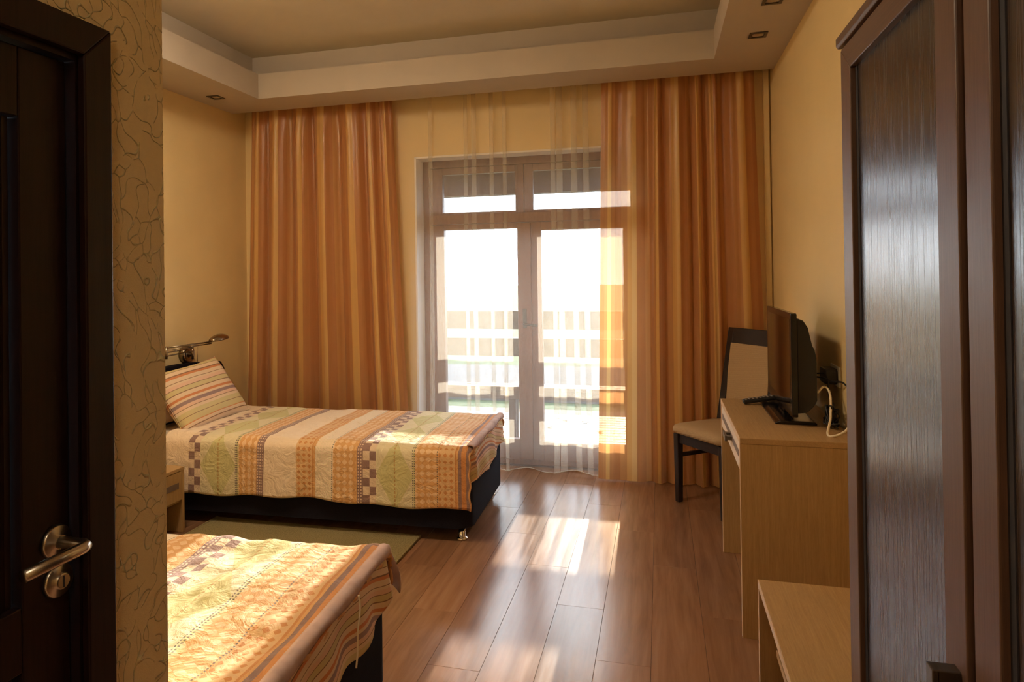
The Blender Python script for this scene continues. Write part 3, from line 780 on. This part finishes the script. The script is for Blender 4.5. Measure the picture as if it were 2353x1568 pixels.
# ---- swing arm wall lamp
wl = root('wall_lamp', (XL, 4.0, .87), 'antique nickel swing arm reading lamp on the wall above the far bed', 'wall lamp')
C0 = Vector((XL, 4.0, .875))
lathe('wall_plate', [(.062, 0), (.062, .03), (.058, .038), (.048, .042), (.045, .036), (.012, .034), (.012, .06)], C0, (1, 0, 0), M['brushed_lamp'], wl)
tube('pivot', [C0 + Vector((.065, 0, -.035)), C0 + Vector((.065, 0, .05))], .007, M['brushed_lamp'], wl)
e1 = C0 + Vector((.10, -.30, .035))
tube('arm', [C0 + Vector((.065, 0, .042)), e1 + Vector((0, 0, .010))], .0045, M['brushed_lamp'], wl)
tube('arm', [C0 + Vector((.065, 0, .022)), e1 + Vector((0, 0, -.012))], .0045, M['brushed_lamp'], wl)
tube('elbow', [e1 + Vector((0, 0, -.030)), e1 + Vector((0, 0, .05))], .009, M['brushed_lamp'], wl)
tip = C0 + Vector((.20, .02, .085))
tube('arm', [e1 + Vector((0, 0, .042)), tip], .005, M['brushed_lamp'], wl)
tube('arm', [e1 + Vector((0, 0, .026)), tip + Vector((0, 0, -.012))], .004, M['brushed_lamp'], wl)
sv = []; sf = []
hd = Vector((.15, .98, .10)).normalized(); sd = Vector((.99, -.15, 0)); uu = sd.cross(hd) * -1
if uu.z < 0: uu = -uu
for i in range(13):
    t = i / 12; wr = math.sin(math.pi * min(1, t * .93 + .07)) ** .6
    for j in range(17):
        a = math.pi * j / 16; sv.append(tip + hd * (t * .17 - .01) + sd * (math.cos(a) * .045 * wr) + uu * (math.sin(a) * .040 * wr))
for i in range(12):
    for j in range(16): a = i * 17 + j; sf.append((a, a + 17, a + 18, a + 1))
sh = mesh('lamp_shade', sv, sf, M['brushed_lamp'], wl, True); q = sh.modifiers.new('thickness', 'SOLIDIFY'); q.thickness = .003
tube('pull_cord', [C0 + Vector((.075, .035, .045)), C0 + Vector((.075, .036, -.055))], .0022, M['copper'], wl, 6)

# ---- recessed downlights
for (lx, ly, lab) in ((-2.98, 4.11, 'small square recessed downlight in the ceiling border above the far bed'), (.527, 3.88, 'small square recessed downlight in the ceiling border above the desk'), (.528, 3.40, 'small square recessed downlight cut by the top edge of the picture')):
    dl = root('downlight', (lx, ly, ZC - .004), lab, 'downlight', 'recessed ceiling downlights'); s = .045; i = .030
    boxes('frame', [(lx - s, lx + s, ly - s, ly - i, ZC - .006, ZC - .0005), (lx - s, lx + s, ly + i, ly + s, ZC - .006, ZC - .0005), (lx - s, lx - i, ly - i, ly + i, ZC - .006, ZC - .0005), (lx + i, lx + s, ly - i, ly + i, ZC - .006, ZC - .0005)], M['dark_metal'], dl)
    lathe('lamp', [(.029, 0), (.024, .002), (.016, .0035)], (lx, ly, ZC - .0005), (0, 0, -1), M['steel'], dl, 20)

# ---- unseen fill lamps, added to brighten the room and the entrance hall
def fill_glow_mat(name, col, strength):
    t = NT(name); t.set((.85, .80, .70), .5)
    t.b.inputs['Emission Color'].default_value = (*col, 1); t.b.inputs['Emission Strength'].default_value = strength
    return t.mat
def fill_lamp(x, y, z, r, h, strength, label):
    cl = root('fill_lamp', (x, y, z - h), label, 'fill lamp', 'added fill lamps')
    lathe('mount', [(r * .6, 0), (r * .6, -.018)], (x, y, z - .0005), (0, 0, 1), M['steel'], cl, 40)
    lathe('shade', [(r * .7, 0), (r * .97, -.012), (r, -.03), (r, -h + .03), (r * .97, -h + .008), (r * .8, -h)], (x, y, z - .019), (0, 0, 1), fill_glow_mat('fill_lamp_glow', (1.0, .83, .60), strength), cl, 48)
fill_lamp(-1.95, 2.3, 3.0, .25, .09, 22.0, 'unseen round fill lamp added in the ceiling tray')
fill_lamp(-.15, -.75, ZC, .17, .09, 9.0, 'unseen round fill lamp added in the entrance hall')

# ================================================================== RIGHT SIDE FURNITURE
# ---- desk
DX, DYN, DYF, DH = .288, 2.765, 3.60, .762
dsk = root('desk', (.5, 3.15, 0), 'light oak desk with one pale drawer below the television', 'desk')
box('desk_top', DX, XR - .004, DYN, DYF, DH - .022, DH, M['oak_top'], dsk)
box('top_edge_band', DX - .002, DX, DYN, DYF, DH - .022, DH, M['edge'], dsk, 0)
for yy in (DYN + .001, DYF - .019):
    sp = box('side_panel', DX, XR - .006, yy, yy + .018, 0, DH - .0225, M['oak'], dsk)
    box('edge_band', DX - .002, DX, yy, yy + .018, 0, DH - .0225, M['edge'], sp, 0)
box('modesty_panel', XR - .022, XR - .006, DYN + .0195, DYF - .0195, .30, DH - .0225, M['oak'], dsk)
box('drawer_box', DX + .022, XR - .03, DYN + .024, DYF - .024, .645, DH - .026, M['oak'], dsk)
df = box('drawer_front', DX + .001, DX + .019, DYN + .021, DYF - .021, .628, DH - .025, M['drawer_face'], dsk)
box('inlay_groove', DX - .0005, DX + .0015, DYN + .07, DYF - .07, .674, .700, M['groove'], df, 0)
hb = boxes('handle', [(DX - .022, DX + .001, 3.07, 3.088, .680, .696), (DX - .022, DX + .001, 3.142, 3.16, .680, .696), (DX - .030, DX - .021, 3.06, 3.17, .676, .700)], M['dark_metal'], df, .001)
# ---- low bench
bn = root('luggage_bench', (.5, 2.0, 0), 'low light oak luggage bench between the wardrobe and the desk', 'bench')
NX, NY0, NY1, NH = .296, 1.725, 2.375, .396
box('bench_top', NX, XR - .004, NY0, NY1, NH - .022, NH, M['oak_top'], bn)
box('top_edge_band', NX - .002, NX, NY0, NY1, NH - .022, NH, M['edge'], bn, 0)
for yy in (NY0 + .001, NY1 - .019):
    sp = box('side_panel', NX, XR - .006, yy, yy + .018, 0, NH - .0225, M['oak'], bn)
    box('edge_band', NX - .002, NX, yy, yy + .018, 0, NH - .0225, M['edge'], sp, 0)
box('back_panel', XR - .02, XR - .006, NY0 + .02, NY1 - .02, .02, NH - .0225, M['oak'], bn)
sp = box('shelf', NX + .05, XR - .021, NY0 + .0195, NY1 - .0195, .165, .183, M['oak_top'], bn)
box('edge_band', NX + .048, NX + .05, NY0 + .0195, NY1 - .0195, .165, .183, M['edge'], sp, 0)

# ---- wardrobe
GX, GY1, GZ = .400, 1.690, 1.90
wd = root('wardrobe', (.55, .9, 0), 'tall dark wood wardrobe with framed wenge panel doors', 'wardrobe')
box('side_panel', GX + .022, XR - .004, GY1 - .020, GY1, .0, GZ, M['ward_frame'], wd)
box('side_panel', GX + .022, XR - .004, -.10, -.08, .0, GZ, M['ward_frame'], wd)
box('back_panel', XR - .012, XR - .004, -.08, GY1 - .0205, .0, GZ, M['ward_frame'], wd)
box('plinth', GX + .030, XR - .02, -.08, GY1 - .021, .0, .08, M['ward_frame'], wd)
cr_ = prism('crown', [(GX - .008, GZ + .024), (GX - .008, GZ + .006), (GX - .004, GZ + .0005), (XR - .004, GZ + .0005), (XR - .004, GZ + .024)], 1, -.11, GY1 - .004, M['ward_cross'], wd, .0015)
def ward_door(y0, y1, hy):
    d = bpy.data.objects.new('door', None); COL.objects.link(d); d.parent = wd; d.location = Vector((GX, (y0 + y1) / 2, .09)) - absloc(wd)
    z0, z1, w = .09, GZ - .004, .074
    # mitred frame
    def mitre(name, pts, mat): prism(name, pts, 0, GX, GX + .020, mat, d, .0025)
    mitre('stile', [(y1, z0), (y1, z1), (y1 - w, z1 - w * .78), (y1 - w, z0 + w)], M['ward_frame'])
    mitre('stile', [(y0, z0), (y0, z1), (y0 + w, z1 - w * .78), (y0 + w, z0 + w)], M['ward_frame'])
    mitre('rail', [(y0, z1), (y1, z1), (y1 - w, z1 - w * .78), (y0 + w, z1 - w * .78)], M['ward_cross'])
    mitre('rail', [(y0, z0), (y1, z0), (y1 - w, z0 + w), (y0 + w, z0 + w)], M['ward_cross'])
    box('panel', GX + .012, GX + .018, y0 + w + .0, y1 - w - .0, z0 + w, z1 - w * .78, M['wenge_panel'], d, 0)
    boxes('panel_groove', [(GX + .0105, GX + .0122, y1 - w - .016, y1 - w, z0 + w, z1 - w * .8), (GX + .0105, GX + .0122, y0 + w, y0 + w + .016, z0 + w, z1 - w * .8)], M['gasket'], d)
    boxes('handle', [(GX - .030, GX + .001, hy - .012, hy + .012, .818, .838), (GX - .030, GX + .001, hy - .012, hy + .012, .60, .62), (GX - .036, GX - .026, hy - .012, hy + .012, .598, .838)], M['dark_metal'], d, .0015)
ward_door(1.074, 1.680, 1.105)
ward_door(.462, 1.050, 1.00)
ward_door(-.150 + .08, .440, .405)

# ---- bathroom door on the left
dd = root('door_2', (XC, .58, 0), 'dark wenge bathroom door with steel lever handle', None, None, 'structure')
TW = .058
prism('architrave', [(.985, 0), (.985, 1.840), (.927, 1.782), (.927, 0)], 0, XC + .0, XC + .016, M['wenge'], dd, .003)
prism('architrave', [(.142, 0), (.142, 1.840), (.200, 1.782), (.200, 0)], 0, XC + .0, XC + .016, M['wenge'], dd, .003)
prism('architrave', [(.142, 1.840), (.985, 1.840), (.927, 1.782), (.200, 1.782)], 0, XC + .0, XC + .016, M['wenge'], dd, .003)
boxes('jamb', [(XC - .11, XC - .001, .924, .956, 0, 1.80), (XC - .11, XC - .001, .171, .203, 0, 1.80), (XC - .11, XC - .001, .203, .924, 1.772, 1.80)], M['wenge'], dd)
lf = bpy.data.objects.new('door_leaf', None); COL.objects.link(lf); lf.parent = dd; lf.location = Vector((XC - .03, .58, .008)) - absloc(dd)
LX = XC - .018
for ya, yb in ((.834, .921), (.206, .293)): box('stile', LX - .038, LX, ya, yb, .008, 1.770, M['wenge'], lf, .002)
for za, zb in ((.008, .13), (1.66, 1.770), (.80, .90)): box('rail', LX - .038, LX,   .2935, .8335, za, zb, M['wenge'], lf, .002)
for za, zb in ((.131, .799), (.901, 1.659)): prism('panel', [(LX - .03, .294), (LX - .014, .30), (LX - .014, .31), (LX - .002, .345), (LX - .002, .782), (LX - .014, .817), (LX - .014, .827), (LX - .03, .833)], 2, za, zb, M['wenge'], lf)
HY, HZ = .892, .980
h1 = lathe('handle_rose', [(.027, 0), (.027, .006), (.025, .009), (.012, .0095), (.011, .014)], (LX, HY, HZ), (1, 0, 0), M['steel'], lf)
tube('handle_lever', [(LX + .012, HY, HZ), (LX + .058, HY, HZ), (LX + .066, HY - .004, HZ), (LX + .069, HY - .012, HZ), (LX + .069, HY - .116, HZ)], .0095, M['steel'], lf, 16)
h2 = lathe('lock_rose', [(.027, 0), (.027, .006), (.025, .009), (.014, .0095), (.0135, .015), (.011, .016)], (LX, HY + .003, HZ - .064), (1, 0, 0), M['steel'], lf)
box('lock_slot', LX + .0155, LX + .0168, HY + .001, HY + .004, HZ - .073, HZ - .055, M['gasket'], h2, 0)

# ---- chair
ch = root('dining_chair', (0, 0, 0), 'dark wood chair with beige woven seat and back between desk and curtain', 'chair')
CW, CD, SH = .42, .40, .445       # local: x depth (front at 0, back at +), y width
def leg(name, p, q, s0, s1):
    bm = bmesh.new(); vs_ = []
    for (c, s) in ((p, s0), (q, s1)):
        for a, b in ((-1, -1), (1, -1), (1, 1), (-1, 1)): vs_.append(bm.verts.new((c[0] + a * s[0], c[1] + b * s[1], c[2])))
    bm.faces.new(vs_[:4]); bm.faces.new(vs_[4:][::-1])
    for k in range(4): bm.faces.new((vs_[k], vs_[(k + 1) % 4], vs_[4 + (k + 1) % 4], vs_[4 + k]))
    bmesh.ops.bevel(bm, geom=list(bm.edges), offset=.004, segments=2, affect='EDGES', profile=.5)
    return bm_obj(name, bm, M['chair_wood'], ch)
for yy in (.022, CW - .022): leg('leg', (.03, yy, 0), (.03, yy, SH - .03), (.017, .017), (.021, .021))
for yy in (.024, CW - .024):
    leg('leg', (CD - .01, yy, 0), (CD - .03, yy, SH), (.016, .018), (.02, .02))
    leg('back_post', (CD - .03, yy, SH - .003), (CD + .075, yy, 1.02), (.02, .024), (.013, .024))
prism('top_rail', [(CD + .050, .935), (CD + .080, .930), (CD + .092, 1.035), (CD + .066, 1.04)], 1, .0, CW, M['chair_wood'], ch, .004)
prism('lower_rail', [(CD - .018, .545), (CD + .010, .545), (CD + .018, .59), (CD - .010, .59)], 1, .0485, CW - .0485, M['chair_wood'], ch, .003)
prism('back_pad', [(CD - .018, .575), (CD + .004, .592), (CD + .052, .932), (CD + .032, .95), (CD + .006, .77)], 1, .05, CW - .05, M['seat_fabric'], ch, .006)
for yy in (.008, CW - .036): box('apron', .05, CD - .045, yy + .004, yy + .024, SH - .085, SH - .022, M['chair_wood'], ch, .003)
box('apron', .018, .040, .044, CW - .044, SH - .085, SH - .022, M['chair_wood'], ch, .003)
for yy in (.012, CW - .032): box('stretcher', .05, CD - .035, yy + .002, yy + .018, .27, .295, M['chair_wood'], ch, .003)
n = 20; v = []; f = []
ol = rrect(-.012, CD - .02, -.008, CW + .008, .05, 5); N = len(ol); cx, cy = CD / 2 - .01, CW / 2
for k, (sc_, z) in enumerate(((.97, SH - .021), (1.0, SH - .008), (1.0, SH + .006), (.97, SH + .020), (.88, SH + .030), (.6, SH + .037), (.25, SH + .039))):
    for (a, b) in ol: v.append((cx + (a - cx) * sc_, cy + (b - cy) * sc_, z))
for r in range(6):
    for k in range(N): k2 = (k + 1) % N; f.append((r * N + k, r * N + k2, (r + 1) * N + k2, (r + 1) * N + k))
f.append(tuple(range(N))[::-1]); f.append(tuple(6 * N + k for k in range(N)))
mesh('seat', v, f, M['seat_fabric'], ch, True)
ch.location = (.322, 3.98, 0); ch.rotation_euler.z = math.radians(39)

# ---- television
tv = root('television', (.53, 3.3, DH), 'black flat television with glossy screen on the oak desk', 'television')
TY0, TY1, TX = 2.995, 3.625, .512
prism('bezel', rrect(TY0, TY1, .80, 1.225, .010, 3), 0, TX, TX + .024, M['black_gloss'], tv, .003)
box('screen', TX - .0006, TX + .002, TY0 + .024, TY1 - .024, .842, 1.200, M['screen'], tv, 0)
prism('rear_housing', [(TX + .0245, .815), (TX + .0245, 1.205), (TX + .050, 1.195), (TX + .068, 1.165), (TX + .076, 1.10), (TX + .090, 1.08), (TX + .098, 1.04), (TX + .098, .87), (TX + .085, .845), (TX + .06, .82)], 1, TY0 + .012, TY1 - .012, M['black'], tv, .004)
box('neck', TX + .008, TX + .05, 3.24, 3.38, DH + .016, .82, M['black_gloss'], tv, .004)
prism('stand_base', [(.455, DH), (.455, DH + .008), (.475, DH + .016), (.60, DH + .016), (.615, DH + .008), (.615, DH)], 1, 3.04, 3.58, M['black_gloss'], tv, .003)
# ---- remote control
rc = root('remote_control', (.47, 3.47, DH), 'black remote control lying across the television stand', 'remote')
bm = bmesh.new(); add_box(bm, -.09, .09, -.022, .022, .0, .020, .007, 3); ob = bm_obj('body', bm, M['black'], rc)
ob.location = (0, 0, .0)
for i in range(9):
    for j in range(3):
        lathe('button', [(.0045, 0), (.0045, .0018), (.003, .0024)], (.47 - .075 + i * .0165, 3.47 - .013 + j * .013, DH + .0195), (0, 0, 1), M['button'], rc, 8)
rc.location = (.466, 3.470, DH + .0165); rc.rotation_euler = (0, math.radians(-9.4), math.radians(4))
# ---- cables and power adapter
finish(tube('antenna_cable', spline([(.612, 3.02, .90), (.640, 3.03, .925), (.655, 3.0, .90), (.640, 2.93, .82), (.618, 2.88, .768), (.632, 2.85, .766), (.672, 2.84, .79), (.697, 2.84, .835), (.7025, 2.84, .87)], 8), .0045, M['white_cable'], None), 'looped white antenna cable behind the television', 'cable')
pa = root('power_adapter', (XR, 3.13, .93), 'black plug adapter in the wall socket behind the television', 'adapter')
prism('adapter_body', rrect(3.08, 3.185, .925, .990, .016, 4), 0, XR - .055, XR - .006, M['black'], pa, .006)
box('socket_plate', XR - .006, XR - .0005, 3.06, 3.21, .915, 1.0, M['white'], pa, .002)
tube('cord', spline([(XR - .04, 3.10, .925), (XR - .045, 3.06, .88), (XR - .03, 3.04, .84), (XR - .05, 3.0, .80), (XR - .035, 2.97, DH + .006)], 8), .003, M['black'], pa, 8)
rnd = random.Random(11)
tang = [(.632, 3.15, .962), (.66, 3.09, .965), (.665, 3.05, .90)]
for i in range(26):
    a = i * 1.9; tang.append((.662 + .032 * math.cos(a) * rnd.uniform(.5, 1), 3.01 + .075 * math.sin(a * 1.1) * rnd.uniform(.4, 1), DH + .008 + .10 * abs(math.sin(i * .9)) * rnd.uniform(.2, 1)))
finish(tube('power_cable', spline(tang, 6), .0032, M['black'], None, 8), 'tangled black power cable heaped behind the television', 'cable')
finish(tube('signal_cable', spline([(.612, 3.10, .955), (.640, 3.06, .957), (.668, 3.01, .95), (.690, 2.96, .955), (.703, 2.92, .94)], 8), .0035, M['black'], None, 8), 'single black cable running from television to the wall', 'cable')
